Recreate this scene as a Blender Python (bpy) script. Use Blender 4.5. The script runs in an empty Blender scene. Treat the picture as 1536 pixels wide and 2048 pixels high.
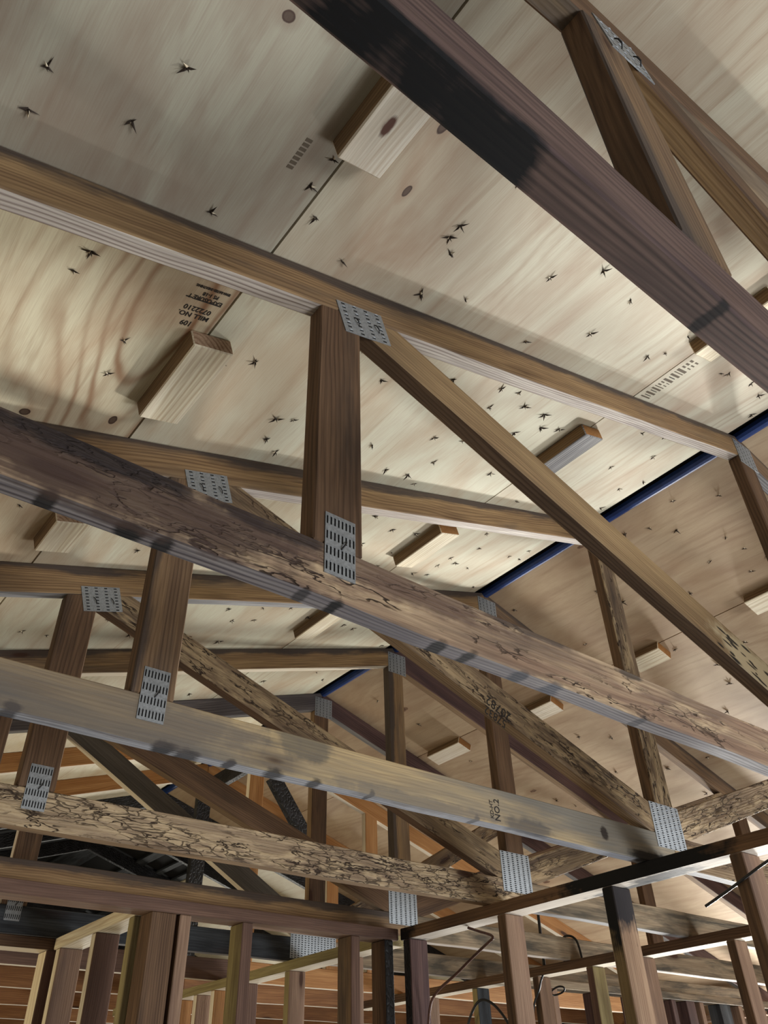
import bpy, bmesh, math, random
from mathutils import Vector, Matrix, Euler
random.seed(7)
SC = bpy.context.scene
COL = SC.collection

# ------------------------------------------------------------------ camera, light, exposure
F_PX, YAW, PITCH, ROLL = 1582.95, 0.69216, 0.66315, -0.03306
CAM = Vector((-2.18155, -0.75617, -1.81621))
def make_camera():
    f = Vector((math.sin(YAW)*math.cos(PITCH), math.cos(YAW)*math.cos(PITCH), math.sin(PITCH)))
    r = Vector((math.cos(YAW), -math.sin(YAW), 0)); u = r.cross(f)
    r2 = math.cos(ROLL)*r + math.sin(ROLL)*u
    u2 = -math.sin(ROLL)*r + math.cos(ROLL)*u
    cd = bpy.data.cameras.new('camera'); co = bpy.data.objects.new('camera', cd); COL.objects.link(co)
    M = Matrix((r2, u2, -f)).transposed().to_4x4(); M.translation = CAM
    co.matrix_world = M
    cd.sensor_fit = 'VERTICAL'; cd.sensor_height = 36.0
    cd.lens = 36.0*F_PX/2048.0; cd.clip_start = 0.01; cd.clip_end = 100
    SC.camera = co
make_camera()
w = bpy.data.worlds.new('world'); SC.world = w; w.use_nodes = True
w.node_tree.nodes['Background'].inputs[0].default_value = (0.80, 0.86, 0.95, 1)
w.node_tree.nodes['Background'].inputs[1].default_value = 0.42
def area(name, loc, target, sx, sy, power, col, spread=180):
    l = bpy.data.lights.new(name, 'AREA'); l.shape = 'RECTANGLE'; l.size = sx; l.size_y = sy
    l.energy = power; l.color = col; l.spread = math.radians(spread)
    o = bpy.data.objects.new(name, l); COL.objects.link(o); o.location = loc
    o.rotation_euler = (Vector(target)-Vector(loc)).to_track_quat('-Z', 'Y').to_euler()
    return o
# daylight through the big opening in the right-hand wall; an uplight and a near fill added without a source in view; the warm doorway on the left
area('window_light_right', (4.7, 2.3, -2.3), (-1.2, 0.5, -0.7), .6, .45, 150, (1.0, 0.99, 0.95), 95)
area('added_uplight', (2.2, -0.5, -3.3), (-0.9, 0.8, -0.6), 1.0, 1.0, 34, (0.90, 0.95, 1.0), 110)  # added uplight near the floor to brighten the undersides, no window here
area('added_fill_near', (0.9, -4.4, -2.6), (0.0, 1.4, -1.1), 2.0, 1.3, 100, (0.97, 0.98, 1.0), 120)  # added fill from behind the camera for the front faces
area('doorway_light_left', (-4.4, 3.4, -2.6), (-0.5, 2.6, -1.7), 1.3, 1.6, 60, (1.0, 0.82, 0.5))
area('far_end_light', (2.2, 8.6, -2.5), (1.4, 3.2, -1.2), 2.2, 1.4, 130, (1.0, 0.96, 0.85))  # area light set beyond the far end of the house
SC.view_settings.view_transform = 'Standard'; SC.view_settings.look = 'None'
SC.view_settings.exposure = -0.15; SC.view_settings.gamma = 1.0
SC.view_settings.use_curve_mapping = False

# ------------------------------------------------------------------ geometry constants
TT = 0.31772                      # roof pitch
TH = math.atan(TT)
YS = {'Y': -1.22, 'Z': -0.61, 'A': 0.0, 'B': 0.601, 'C': 1.22, 'D': 1.83, 'E': 2.432, 'F': 3.04,
      'G': 3.65, 'H': 4.26, 'I': 4.87, 'J': 5.48}
KZ = -1.244                       # underside of the ceiling joists
DEP, THK = 0.088, 0.038
FLOOR = -3.69

# ------------------------------------------------------------------ materials
def srgb(r, g, b):
    def c(v):
        v /= 255.0
        return v/12.92 if v <= 0.04045 else ((v+0.055)/1.055)**2.4
    return (c(r), c(g), c(b), 1)
class NT:
    def __init__(s, name):
        s.m = bpy.data.materials.new(name); s.m.use_nodes = True
        s.t = s.m.node_tree; s.b = s.t.nodes['Principled BSDF']
    def n(s, ty, **kw):
        o = s.t.nodes.new(ty)
        for k, v in kw.items(): setattr(o, k, v)
        return o
    def l(s, a, b): s.t.links.new(a, b)
    def math(s, op, a, b=None, clamp=False):
        o = s.n('ShaderNodeMath', operation=op); o.use_clamp = clamp
        for i, v in enumerate((a, b)):
            if v is None: continue
            if isinstance(v, (int, float)): o.inputs[i].default_value = v
            else: s.l(v, o.inputs[i])
        return o.outputs[0]
    def vmath(s, op, a, b=None):
        o = s.n('ShaderNodeVectorMath', operation=op)
        for i, v in enumerate((a, b)):
            if v is None: continue
            if isinstance(v, (tuple, list, Vector)): o.inputs[i].default_value = v
            else: s.l(v, o.inputs[i])
        return o.outputs['Value'] if op in ('LENGTH', 'DISTANCE') else o.outputs[0]
    def ramp(s, fac, stops):
        o = s.n('ShaderNodeValToRGB'); e = o.color_ramp.elements
        while len(e) < len(stops): e.new(0.5)
        for i, (p, c) in enumerate(stops):
            e[i].position = p
            e[i].color = c if isinstance(c, (tuple, list)) else (c, c, c, 1)
        s.l(fac, o.inputs[0]); return o.outputs[0]
    def mix(s, fac, a, b, blend='MIX'):
        o = s.n('ShaderNodeMix', data_type='RGBA', blend_type=blend)
        for i, v in ((0, fac), (6, a), (7, b)):
            if isinstance(v, (int, float, tuple, list)): o.inputs[i].default_value = v
            else: s.l(v, o.inputs[i])
        return o.outputs[2]
    def noise(s, vec, scale, detail=3, rough=.55, dist=0):
        o = s.n('ShaderNodeTexNoise'); o.inputs['Scale'].default_value = scale
        o.inputs['Detail'].default_value = detail; o.inputs['Roughness'].default_value = rough
        o.inputs['Distortion'].default_value = dist
        s.l(vec, o.inputs['Vector']); return o.outputs[0]
MATS = {}
def wood(name, base, dark, light, stain=None, stain_amt=.5, rings=1.0, ring_mm=7, knots=.55, termite=0, smudges=(), rough=.75, bump=.25, stain_scale=3.0, top_dark=None):
    """board whose length is local X; base/dark/light sRGB triples; smudges: (x,y,z,rx,ry,rz,rgb,strength) soot or dirt marks"""
    if name in MATS: return MATS[name]
    N = NT(name); base, dark, light = srgb(*base), srgb(*dark), srgb(*light)
    tc = N.n('ShaderNodeTexCoord').outputs['Object']
    rnd = N.n('ShaderNodeObjectInfo').outputs['Random']
    off = N.n('ShaderNodeCombineXYZ')
    N.l(N.math('MULTIPLY', rnd, 31.7), off.inputs[0]); N.l(N.math('MULTIPLY', rnd, 3.1), off.inputs[1]); N.l(N.math('MULTIPLY', rnd, 0.0), off.inputs[2])
    P = N.vmath('ADD', tc, off.outputs[0])
    fine = N.noise(N.vmath('MULTIPLY', P, (6, 260, 260)), 1, 3, .6)
    mid = N.noise(N.vmath('MULTIPLY', P, (2.2, 34, 34)), 1, 3, .6)
    big = N.noise(N.vmath('MULTIPLY', P, (stain_scale*.6, stain_scale*4, stain_scale*4)), 1, 4, .6, .4)
    # growth rings around a pith outside the board
    wob = N.noise(N.vmath('MULTIPLY', P, (1.7, 9, 9)), 1, 2, .5)
    cy = N.math('ADD', N.math('MULTIPLY', rnd, .05), .012)
    po = N.n('ShaderNodeCombineXYZ'); N.l(cy, po.inputs[1]); po.inputs[2].default_value = .055
    PR = N.vmath('MULTIPLY', N.vmath('ADD', tc, po.outputs[0]), (0.0, 1, 1))
    rr = N.math('ADD', N.vmath('LENGTH', PR), N.math('MULTIPLY', wob, .05))
    ring = N.math('SINE', N.math('MULTIPLY', rr, 6283.0/ring_mm))
    ring = N.math('POWER', N.math('ADD', N.math('MULTIPLY', ring, .5), .5), 2.2)
    # knots
    vo = N.n('ShaderNodeTexVoronoi'); vo.feature = 'F1'; vo.inputs['Scale'].default_value = 1
    N.l(N.vmath('MULTIPLY', N.vmath('ADD', P, (0, 0, .3)), (2.6, 9, 9)), vo.inputs['Vector'])
    pick = N.n('ShaderNodeSeparateColor'); N.l(vo.outputs['Color'], pick.inputs[0])
    has = N.math('LESS_THAN', pick.outputs[0], knots)
    kn = N.math('MULTIPLY', N.ramp(vo.outputs['Distance'], [(0.0, 1.0), (0.09, .9), (.12, .35), (.24, 0.0)]), has)
    col = N.mix(N.math('MULTIPLY', ring, .62*rings), base, dark)
    col = N.mix(N.ramp(mid, [(.42, 0.0), (.72, .75)]), col, light)
    col = N.mix(N.ramp(fine, [(.40, .38), (.62, 0.0)]), col, dark)
    if stain is not None:
        col = N.mix(N.ramp(big, [(.60-.30*stain_amt, 0.0), (.78-.22*stain_amt, .85)]), col, srgb(*stain))
    h = N.math('ADD', N.math('MULTIPLY', ring, .5), fine)
    if termite:
        tn = N.noise(N.vmath('MULTIPLY', P, (7, 26, 26)), 1, 4, .65)
        tm_ = N.noise(N.vmath('MULTIPLY', P, (5, 20, 20)), 1.7, 3, .6)
        tw = N.n('ShaderNodeCombineXYZ'); N.l(N.math('MULTIPLY', tn, 2.6), tw.inputs[0]); N.l(N.math('MULTIPLY', tm_, 2.6), tw.inputs[2])
        def edges(sc, wdt):
            ve = N.n('ShaderNodeTexVoronoi'); ve.feature = 'DISTANCE_TO_EDGE'; ve.inputs['Scale'].default_value = 1
            N.l(N.vmath('ADD', N.vmath('MULTIPLY', P, sc), tw.outputs[0]), ve.inputs['Vector'])
            return N.ramp(ve.outputs['Distance'], [(0.0, 1.0), (wdt*.6, .85), (wdt, 0.0)])
        def msk(sc, t):
            return N.ramp(N.noise(N.vmath('MULTIPLY', P, sc), 1, 2, .5), [(t, 0.0), (t+.08, 1.0)])
        mask = msk((3.2, 16, 18), .60-.26*termite)
        c1 = N.math('MULTIPLY', N.math('MULTIPLY', edges((5.5, 18, 30), .045), mask), msk((9, 30, 40), .42))
        c2 = N.math('MULTIPLY', N.math('MULTIPLY', edges((17, 50, 75), .06), msk((5, 18, 24), .66-.2*termite)), .8)
        crack = N.math('MAXIMUM', c1, c2)
        pale = N.ramp(N.noise(N.vmath('MULTIPLY', P, (13, 50, 60)), 1, 3, .6), [(.42, 0.0), (.62, .8)])
        col = N.mix(N.math('MULTIPLY', pale, mask), col, light)
        col = N.mix(crack, col, srgb(46, 33, 25))
        h = N.math('SUBTRACT', h, N.math('MULTIPLY', crack, 3.0)); h = N.math('ADD', h, N.math('MULTIPLY', N.math('MULTIPLY', pale, mask), 1.5))
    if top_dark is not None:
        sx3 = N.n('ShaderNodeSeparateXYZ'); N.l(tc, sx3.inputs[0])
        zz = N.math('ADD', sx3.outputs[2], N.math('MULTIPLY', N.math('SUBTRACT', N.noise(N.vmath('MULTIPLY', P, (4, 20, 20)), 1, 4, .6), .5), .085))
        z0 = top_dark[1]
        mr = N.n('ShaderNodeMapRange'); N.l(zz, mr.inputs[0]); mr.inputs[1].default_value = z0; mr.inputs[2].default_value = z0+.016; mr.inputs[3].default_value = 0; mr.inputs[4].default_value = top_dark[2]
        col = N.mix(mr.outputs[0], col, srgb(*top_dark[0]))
    col = N.mix(kn, col, srgb(58, 34, 22))
    for (x, y, z, rx, ry, rz, rgb, st) in smudges:
        d = N.vmath('MULTIPLY', N.vmath('SUBTRACT', tc, (x, y, z)), (1/rx, 1/ry, 1/rz))
        dd = N.math('ADD', N.vmath('LENGTH', d), N.math('MULTIPLY', N.math('SUBTRACT', N.noise(tc, 22, 3), .5), 1.1))
        dd = N.math('ADD', dd, N.math('MULTIPLY', N.math('SUBTRACT', fine, .5), .5))
        fac = N.math('MULTIPLY', N.ramp(dd, [(.62, 1.0), (1.0, 0.0)]), st)
        col = N.mix(fac, col, srgb(*rgb))
    N.l(col, N.b.inputs['Base Color'])
    N.b.inputs['Roughness'].default_value = rough
    N.b.inputs['Specular IOR Level'].default_value = .25
    bp = N.n('ShaderNodeBump'); bp.inputs['Strength'].default_value = bump; bp.inputs['Distance'].default_value = .002
    N.l(h, bp.inputs['Height']); N.l(bp.outputs[0], N.b.inputs['Normal'])
    MATS[name] = N.m; return N.m
def plain(name, rgb, rough=.6, metal=0.0, noise=.0, nscale=60):
    if name in MATS: return MATS[name]
    N = NT(name)
    tc = N.n('ShaderNodeTexCoord').outputs['Object']
    c = srgb(*rgb); d = (c[0]*(1-noise), c[1]*(1-noise), c[2]*(1-noise), 1)
    N.l(N.mix(N.ramp(N.noise(tc, nscale, 4), [(.35, 0.0), (.65, 1.0)]), c, d), N.b.inputs['Base Color'])
    N.b.inputs['Roughness'].default_value = rough; N.b.inputs['Metallic'].default_value = metal
    MATS[name] = N.m; return N.m
def plywood(name, base, warm, line, figure=1.0, seed=0, knots=.25, spots=(), freq=95.0, fx=(.5, 3.2), warp=.9):
    """veneer: grain along local X, across local Y"""
    N = NT(name)
    tc = N.n('ShaderNodeTexCoord').outputs['Object']
    rnd = N.n('ShaderNodeObjectInfo').outputs['Random']
    off = N.n('ShaderNodeCombineXYZ'); N.l(N.math('MULTIPLY', rnd, 17.3), off.inputs[0]); N.l(N.math('MULTIPLY', rnd, 11.1), off.inputs[1]); off.inputs[2].default_value = seed
    P = N.vmath('ADD', tc, off.outputs[0])
    field = N.noise(N.vmath('MULTIPLY', P, (fx[0], fx[1], 0)), 1, 1.0, .4, 0.0)
    # contour lines of a stretched field give cathedral figure
    cont = N.math('SINE', N.math('ADD', N.math('MULTIPLY', field, freq), N.math('MULTIPLY', N.noise(N.vmath('MULTIPLY', P, (6, 14, 0)), 1, 2), warp*3)))
    cont = N.math('POWER', N.math('ADD', N.math('MULTIPLY', cont, .5), .5), 3.0)
    fmask = N.ramp(N.noise(N.vmath('MULTIPLY', P, (.7, 2.2, 0)), 1.3, 2), [(.40, .10), (.62, 1.0)])
    streak = N.noise(N.vmath('MULTIPLY', P, (2.5, 55, 0)), 1, 4, .6)
    fine = N.noise(N.vmath('MULTIPLY', P, (14, 420, 0)), 1, 2, .6)
    blot = N.noise(N.vmath('MULTIPLY', P, (2.0, 5.5, 0)), 1, 4, .6, .6)
    b, wc, lc = srgb(*base), srgb(*warm), srgb(*line)
    col = N.mix(N.ramp(blot, [(.42, 0.0), (.68, .75)]), b, wc)
    col = N.mix(N.ramp(streak, [(.50, 0.0), (.78, .32)]), col, wc)
    col = N.mix(N.math('MULTIPLY', N.math('MULTIPLY', cont, fmask), .62*figure), col, lc)
    lines = N.noise(N.vmath('MULTIPLY', N.vmath('ADD', P, (3.3, 1.7, 0)), (2.6, 42, 0)), 1, 3, .55, .7)
    col = N.mix(N.ramp(lines, [(.60, 0.0), (.70, .28), (.76, .34)]), col, lc)
    col = N.mix(N.ramp(fine, [(.38, .16), (.6, 0.0)]), col, lc)
    vo = N.n('ShaderNodeTexVoronoi'); vo.feature = 'F1'; vo.inputs['Scale'].default_value = 1
    N.l(N.vmath('MULTIPLY', P, (3.1, 6.2, 0)), vo.inputs['Vector'])
    pk = N.n('ShaderNodeSeparateColor'); N.l(vo.outputs['Color'], pk.inputs[0])
    wd = N.math('ADD', vo.outputs['Distance'], N.math('MULTIPLY', N.math('SUBTRACT', N.noise(P, 60, 2), .5), .05))
    has = N.math('LESS_THAN', pk.outputs[0], knots)
    col = N.mix(N.math('MULTIPLY', N.ramp(wd, [(0.0, .55), (.16, .35), (.22, 0.0)]), has), col, wc)
    col = N.mix(N.math('MULTIPLY', N.ramp(wd, [(0.0, .8), (.06, .95), (.075, .5), (.09, .9), (.105, 0.0)]), has), col, srgb(88, 56, 38))
    for (x, y, rx, ry, rgb, st) in spots:
        d = N.vmath('MULTIPLY', N.vmath('SUBTRACT', tc, (x, y, 0)), (1/rx, 1/ry, 0))
        dl = N.math('ADD', N.vmath('LENGTH', d), N.math('MULTIPLY', N.math('SUBTRACT', N.noise(tc, 45, 3), .5), .5))
        halo = N.ramp(N.math('MULTIPLY', dl, .3), [(.35, .45), (.75, 0.0)])
        col = N.mix(halo, col, wc)
        col = N.mix(N.math('MULTIPLY', N.ramp(dl, [(.55, .85), (.85, 1.0), (1.05, 0.0)]), st), col, srgb(*rgb))
    N.l(col, N.b.inputs['Base Color']); N.b.inputs['Roughness'].default_value = .62
    N.b.inputs['Specular IOR Level'].default_value = .3
    bp = N.n('ShaderNodeBump'); bp.inputs['Strength'].default_value = .12; bp.inputs['Distance'].default_value = .001
    N.l(N.math('ADD', fine, cont), bp.inputs['Height']); N.l(bp.outputs[0], N.b.inputs['Normal'])
    return N.m

SOOT = (14, 14, 16)
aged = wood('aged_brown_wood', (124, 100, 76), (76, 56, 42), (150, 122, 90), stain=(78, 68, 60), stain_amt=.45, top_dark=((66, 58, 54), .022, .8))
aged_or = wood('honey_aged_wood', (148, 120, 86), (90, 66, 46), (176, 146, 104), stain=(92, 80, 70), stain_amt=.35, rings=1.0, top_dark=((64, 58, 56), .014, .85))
aged_dk = wood('dark_brown_wood', (104, 80, 60), (60, 43, 31), (130, 102, 76), stain=(60, 49, 41), stain_amt=.3, rings=1.0)
aged_gr = wood('grey_brown_wood', (128, 112, 92), (86, 72, 60), (160, 138, 106), stain=(92, 90, 92), stain_amt=.62, rings=.5)
edge_gr = wood('weathered_lit_grey_edge', (150, 148, 146), (88, 86, 88), (178, 176, 172), stain=(110, 108, 110), stain_amt=.35, rings=1.6, ring_mm=8, knots=.05, bump=.6)  # edge grain weathered grey, with light from below put into the tone
edge_pale = wood('pale_weathered_lit_edge', (206, 196, 184), (128, 112, 104), (226, 218, 206), stain=(160, 150, 144), stain_amt=.3, rings=1.3, ring_mm=7, knots=.05, bump=.5)  # weathered edge grain and the lit underside share this one colour
edge_br = wood('brown_board_edge', (136, 112, 84), (84, 64, 46), (160, 132, 98), stain=(96, 80, 66), stain_amt=.3, knots=.1)
termite_w = wood('insect_tunnelled_wood', (150, 130, 106), (102, 82, 64), (188, 166, 132), stain=(108, 88, 72), stain_amt=.4, termite=.95, rings=.4, bump=.8)
termite_h = wood('partly_tunnelled_wood', (122, 102, 80), (80, 60, 44), (168, 146, 112), stain=(60, 50, 44), stain_amt=.42, termite=.62, rings=.6, bump=.7)
new_or = wood('fresh_orange_wood', (168, 120, 70), (122, 76, 38), (188, 142, 90), rings=.9, knots=.2, rough=.55)
new_pale_lit = wood('fresh_pale_lit_wood', (230, 220, 192), (178, 150, 114), (240, 232, 210), rings=.8, ring_mm=11, knots=.12, rough=.6)  # fresh wood; on stud sides and block bottoms light is in the colour
edge_lit_white = wood('lit_white_edge', (228, 218, 198), (190, 170, 140), (238, 230, 214), rings=.5, knots=.05)  # whitened undersides and sides: the light on them is put into the colour
stud_w = wood('wall_stud_wood', (142, 116, 96), (102, 76, 60), (168, 140, 116), stain=(108, 88, 78), stain_amt=.35, rings=.7)
stud_gn = wood('greenish_stud_wood', (150, 138, 96), (104, 88, 58), (176, 164, 118), stain=(112, 96, 70), stain_amt=.4, rings=.6)
stud_red = wood('reddish_stud_wood', (106, 82, 70), (72, 52, 43), (130, 102, 86), stain=(84, 64, 58), stain_amt=.35, rings=.6)
mossy = wood('mildewed_beam_wood', (140, 122, 98), (86, 72, 58), (176, 160, 132), stain=(58, 56, 50), stain_amt=.55, rings=.4, stain_scale=6)
purple = wood('purple_brown_wood', (92, 70, 66), (60, 44, 42), (116, 90, 82), stain=(70, 54, 54), stain_amt=.3, rings=1.2, ring_mm=8)
def charm():
    N = NT('charred_black_wood'); tc = N.n('ShaderNodeTexCoord').outputs['Object']
    ve = N.n('ShaderNodeTexVoronoi'); ve.feature = 'DISTANCE_TO_EDGE'; ve.inputs['Scale'].default_value = 1
    N.l(N.vmath('MULTIPLY', tc, (40, 70, 70)), ve.inputs['Vector'])
    N.l(N.mix(N.ramp(N.noise(tc, 14, 4), [(.45, 0.0), (.75, 1.0)]), srgb(12, 12, 13), srgb(44, 44, 48)), N.b.inputs['Base Color'])
    N.b.inputs['Roughness'].default_value = .55
    bp = N.n('ShaderNodeBump'); bp.inputs['Strength'].default_value = .6; bp.inputs['Distance'].default_value = .003
    N.l(N.ramp(ve.outputs['Distance'], [(0.0, 0.0), (.2, 1.0)]), bp.inputs['Height']); N.l(bp.outputs[0], N.b.inputs['Normal'])
    return N.m
char = charm()
char_gr = wood('scorched_grey_wood', (62, 66, 70), (34, 36, 40), (92, 98, 104), stain=(20, 20, 22), stain_amt=.5, rings=.6, bump=.5)
steel = plain('galvanised_steel', (150, 154, 156), .5, .35, .3, 240)
steel_b = plain('bright_galvanised_steel', (186, 194, 200), .45, .3, .3, 240)
slotm = plain('shaded_slot', (12, 11, 10), .9)  # slot floors near black: shade of the recess put into the colour
ink = plain('black_ink', (34, 28, 24), .8)
ink_f = plain('faded_ink', (96, 84, 68), .8)
blue = plain('blue_membrane', (30, 58, 116), .45, 0, .3, 30)
felt = plain('black_roofing_felt', (3, 3, 3), 1.0)
nailm = plain('splinter_and_shadow', (52, 40, 30), .8)  # dark tone covers the splinters and the nail's own shadow
cable_b = plain('black_cable', (16, 16, 17), .5)
cable_br = plain('brown_cable', (96, 62, 48), .6, 0, .4, 120)

# ------------------------------------------------------------------ builders
def link(name, me, parent=None):
    o = bpy.data.objects.new(name, me); COL.objects.link(o)
    if parent is not None: o.parent = parent
    return o
def thing(name, loc, label, cat, group=None):
    o = bpy.data.objects.new(name, None); COL.objects.link(o); o.location = loc; o.empty_display_size = .1
    o['label'] = label; o['category'] = cat
    if group: o['group'] = group
    return o
def tag(o, label, cat, group=None):
    o['label'] = label; o['category'] = cat
    if group: o['group'] = group
    return o
def struct(o): o['kind'] = 'structure'; return o
def clip(poly, a, b, c):
    """keep a*x+b*z<=c"""
    out = []
    for i in range(len(poly)):
        p, q = poly[i], poly[(i+1) % len(poly)]
        dp, dq = a*p[0]+b*p[1]-c, a*q[0]+b*q[1]-c
        if dp <= 0: out.append(p)
        if (dp < 0 < dq) or (dq < 0 < dp):
            t = dp/(dp-dq); out.append((p[0]+t*(q[0]-p[0]), p[1]+t*(q[1]-p[1])))
    return out
def place(o, M):
    if o.parent is not None: o.matrix_local = Matrix.Translation(-o.parent.location) @ M
    else: o.matrix_local = M
def member(name, poly, ang, y0, parent, mats, thk=THK, bev=.0025, wave=.0):
    """timber whose xz outline is poly (world x,z), laid with its length at angle ang, thickness thk from y0 away.
       mats = (face, edge, end)"""
    ca, sa = math.cos(ang), math.sin(ang)
    ox = sum(p[0] for p in poly)/len(poly); oz = sum(p[1] for p in poly)/len(poly)
    L = [((p[0]-ox)*ca+(p[1]-oz)*sa, -(p[0]-ox)*sa+(p[1]-oz)*ca) for p in poly]
    # drop duplicates, subdivide the long edges so boards can be a little uneven
    pts = []
    for i in range(len(L)):
        a, b = L[i], L[(i+1) % len(L)]
        d = math.hypot(a[0]-b[0], a[1]-b[1])
        if d < .0015: continue
        pts.append(a)
        if wave and d > .5:
            k = int(d/.16)
            for j in range(1, k):
                t = j/k; x = a[0]+t*(b[0]-a[0]); z = a[1]+t*(b[1]-a[1])
                pts.append((x, z+random.uniform(-wave, wave)))
    bm = bmesh.new()
    v0 = [bm.verts.new((p[0], 0, p[1])) for p in pts]; v1 = [bm.verts.new((p[0], thk, p[1])) for p in pts]
    n = len(pts)
    bm.faces.new(v0); bm.faces.new(v1[::-1])
    for i in range(n): bm.faces.new((v0[i], v1[i], v1[(i+1) % n], v0[(i+1) % n]))
    bmesh.ops.recalc_face_normals(bm, faces=bm.faces)
    if bev: bmesh.ops.bevel(bm, geom=[e for e in bm.edges if len(e.link_faces) == 2 and e.calc_face_angle() > .6], offset=bev, segments=1, affect='EDGES', clamp_overlap=True)
    for f in bm.faces:
        nn = f.normal
        f.material_index = 1 if abs(nn.z) > .75 else (2 if abs(nn.x) > .75 else 0)
    me = bpy.data.meshes.new(name); bm.to_mesh(me); bm.free()
    for m in mats: me.materials.append(m)
    o = link(name, me, parent)
    M = Matrix(((ca, 0, -sa, ox), (0, 1, 0, y0), (sa, 0, ca, oz), (0, 0, 0, 1)))
    place(o, M); return o
def timber(name, p0, p1, wdir, wid, thk, mats, parent=None, bev=.0025, ends=(0, 0)):
    """box timber from p0 to p1 (centre line); wdir = direction of the wide side; mats=(wide face, narrow edge, end)"""
    p0, p1 = Vector(p0), Vector(p1); X = (p1-p0); Ln = X.length; X.normalize()
    Zd = Vector(wdir); Zd = (Zd-X*Zd.dot(X)).normalized(); Yd = Zd.cross(X)
    bm = bmesh.new()
    bmesh.ops.create_cube(bm, size=1, matrix=Matrix.Diagonal((Ln, thk, wid, 1)))
    if bev: bmesh.ops.bevel(bm, geom=bm.edges[:], offset=bev, segments=1, affect='EDGES')
    for f in bm.faces:
        nn = f.normal
        f.material_index = 1 if abs(nn.z) > .75 else (2 if abs(nn.x) > .75 else 0)
    me = bpy.data.meshes.new(name); bm.to_mesh(me); bm.free()
    for m in mats: me.materials.append(m)
    o = link(name, me, parent)
    c = (p0+p1)/2
    M = Matrix((X, Yd, Zd)).transposed().to_4x4(); M.translation = c
    place(o, M); return o
def m3(f, e=None, d=None): return (f, e or f, d or e or f)

def gusset(parent, cx, cz, y, wd, ht, ang, rows, cols, vertical=True, mat=None, label=None, bent=()):
    """toothed nail plate on the near face (y): slots punched through in rows; local x right, z up"""
    bm = bmesh.new(); t = .0016
    sw, sh = (.0028, .0145)
    if not vertical: sw, sh = sh*.62, .0032
    px = wd/(cols); pz = ht/(rows)
    sw = min(sw, px*.5); sh = min(sh, pz*.62)
    # grid with holes: build x cuts and z cuts
    xs = [-wd/2]; 
    for c in range(cols):
        m = -wd/2+px*(c+.5); xs += [m-sw/2, m+sw/2]
    xs.append(wd/2)
    zs = [-ht/2]
    for r in range(rows):
        m = -ht/2+pz*(r+.5); zs += [m-sh/2, m+sh/2]
    zs.append(ht/2)
    V = {}
    for i, x in enumerate(xs):
        for j, z in enumerate(zs):
            V[i, j, 0] = bm.verts.new((x, -t, z))
    fs = []
    for i in range(len(xs)-1):
        for j in range(len(zs)-1):
            hole = (i % 2 == 1) and (j % 2 == 1)
            f = bm.faces.new((V[i, j, 0], V[i+1, j, 0], V[i+1, j+1, 0], V[i, j+1, 0]))
            if hole: f.material_index = 1
            fs.append((f, hole))
    for f, hole in fs:
        if hole:
            r = bmesh.ops.extrude_discrete_faces(bm, faces=[f])
            for nf in r['faces']:
                for v in nf.verts: v.co.y += t*.8
                nf.material_index = 1
    # little punched lips (burrs) above each slot
    for c in range(cols):
        for r in range(rows):
            if not vertical and (c+r) % 2: continue
            m = -wd/2+px*(c+.5); z = -ht/2+pz*(r+.5)+sh/2
            a = bm.verts.new((m-sw*.6, -t, z-.0004)); b = bm.verts.new((m+sw*.6, -t, z-.0004)); d = bm.verts.new((m, -t-.0018, z+.0006)); e = bm.verts.new((m, -t, z+.0018))
            bm.faces.new((a, b, d)); bm.faces.new((b, e, d)); bm.faces.new((e, a, d))
    # rim
    rim = [bm.verts.new((x, 0.0004, z)) for x, z in ((-wd/2, -ht/2), (wd/2, -ht/2), (wd/2, ht/2), (-wd/2, ht/2))]
    cor = [bm.verts.new((x, -t, z)) for x, z in ((-wd/2, -ht/2), (wd/2, -ht/2), (wd/2, ht/2), (-wd/2, ht/2))]
    for i in range(4): bm.faces.new((rim[i], rim[(i+1) % 4], cor[(i+1) % 4], cor[i]))
    me = bpy.data.meshes.new('gusset_plate'); bm.to_mesh(me); bm.free()
    me.materials.append(mat or steel); me.materials.append(slotm); me.materials.append(cable_b)
    o = link('gusset_plate', me, parent)
    M = Matrix.Translation((cx, y, cz)) @ Matrix.Rotation(-ang, 4, 'Y')
    place(o, M)
    if label: o['label'] = label
    # bent-over nails hammered across the plate
    for (nx, nz, na) in bent:
        bm = bmesh.new(); c, sn = math.cos(na), math.sin(na); L = .020; wv = .0013; ring = []
        for (u, yy) in [(-L/2, -t-.0005), (-L/6, -t-.0045), (L/4, -t-.004), (L/2, -t-.0005)]:
            ring.append([bm.verts.new((nx+u*c-k2*sn*wv, yy+dy*wv, nz+u*sn+k2*c*wv)) for k2, dy in ((-1, 0), (0, -1), (1, 0), (0, 1))])
        for q in range(3):
            for e in range(4): bm.faces.new((ring[q][e], ring[q][(e+1) % 4], ring[q+1][(e+1) % 4], ring[q+1][e]))
        bm.faces.new(ring[0]); bm.faces.new(ring[3][::-1])
        bmesh.ops.recalc_face_normals(bm, faces=bm.faces)
        nm = bpy.data.meshes.new('bent_nail'); bm.to_mesh(nm); bm.free(); nm.materials.append(cable_b)
        link('bent_nail', nm, o)['label'] = 'dark bent-over nail'
    return o

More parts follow.
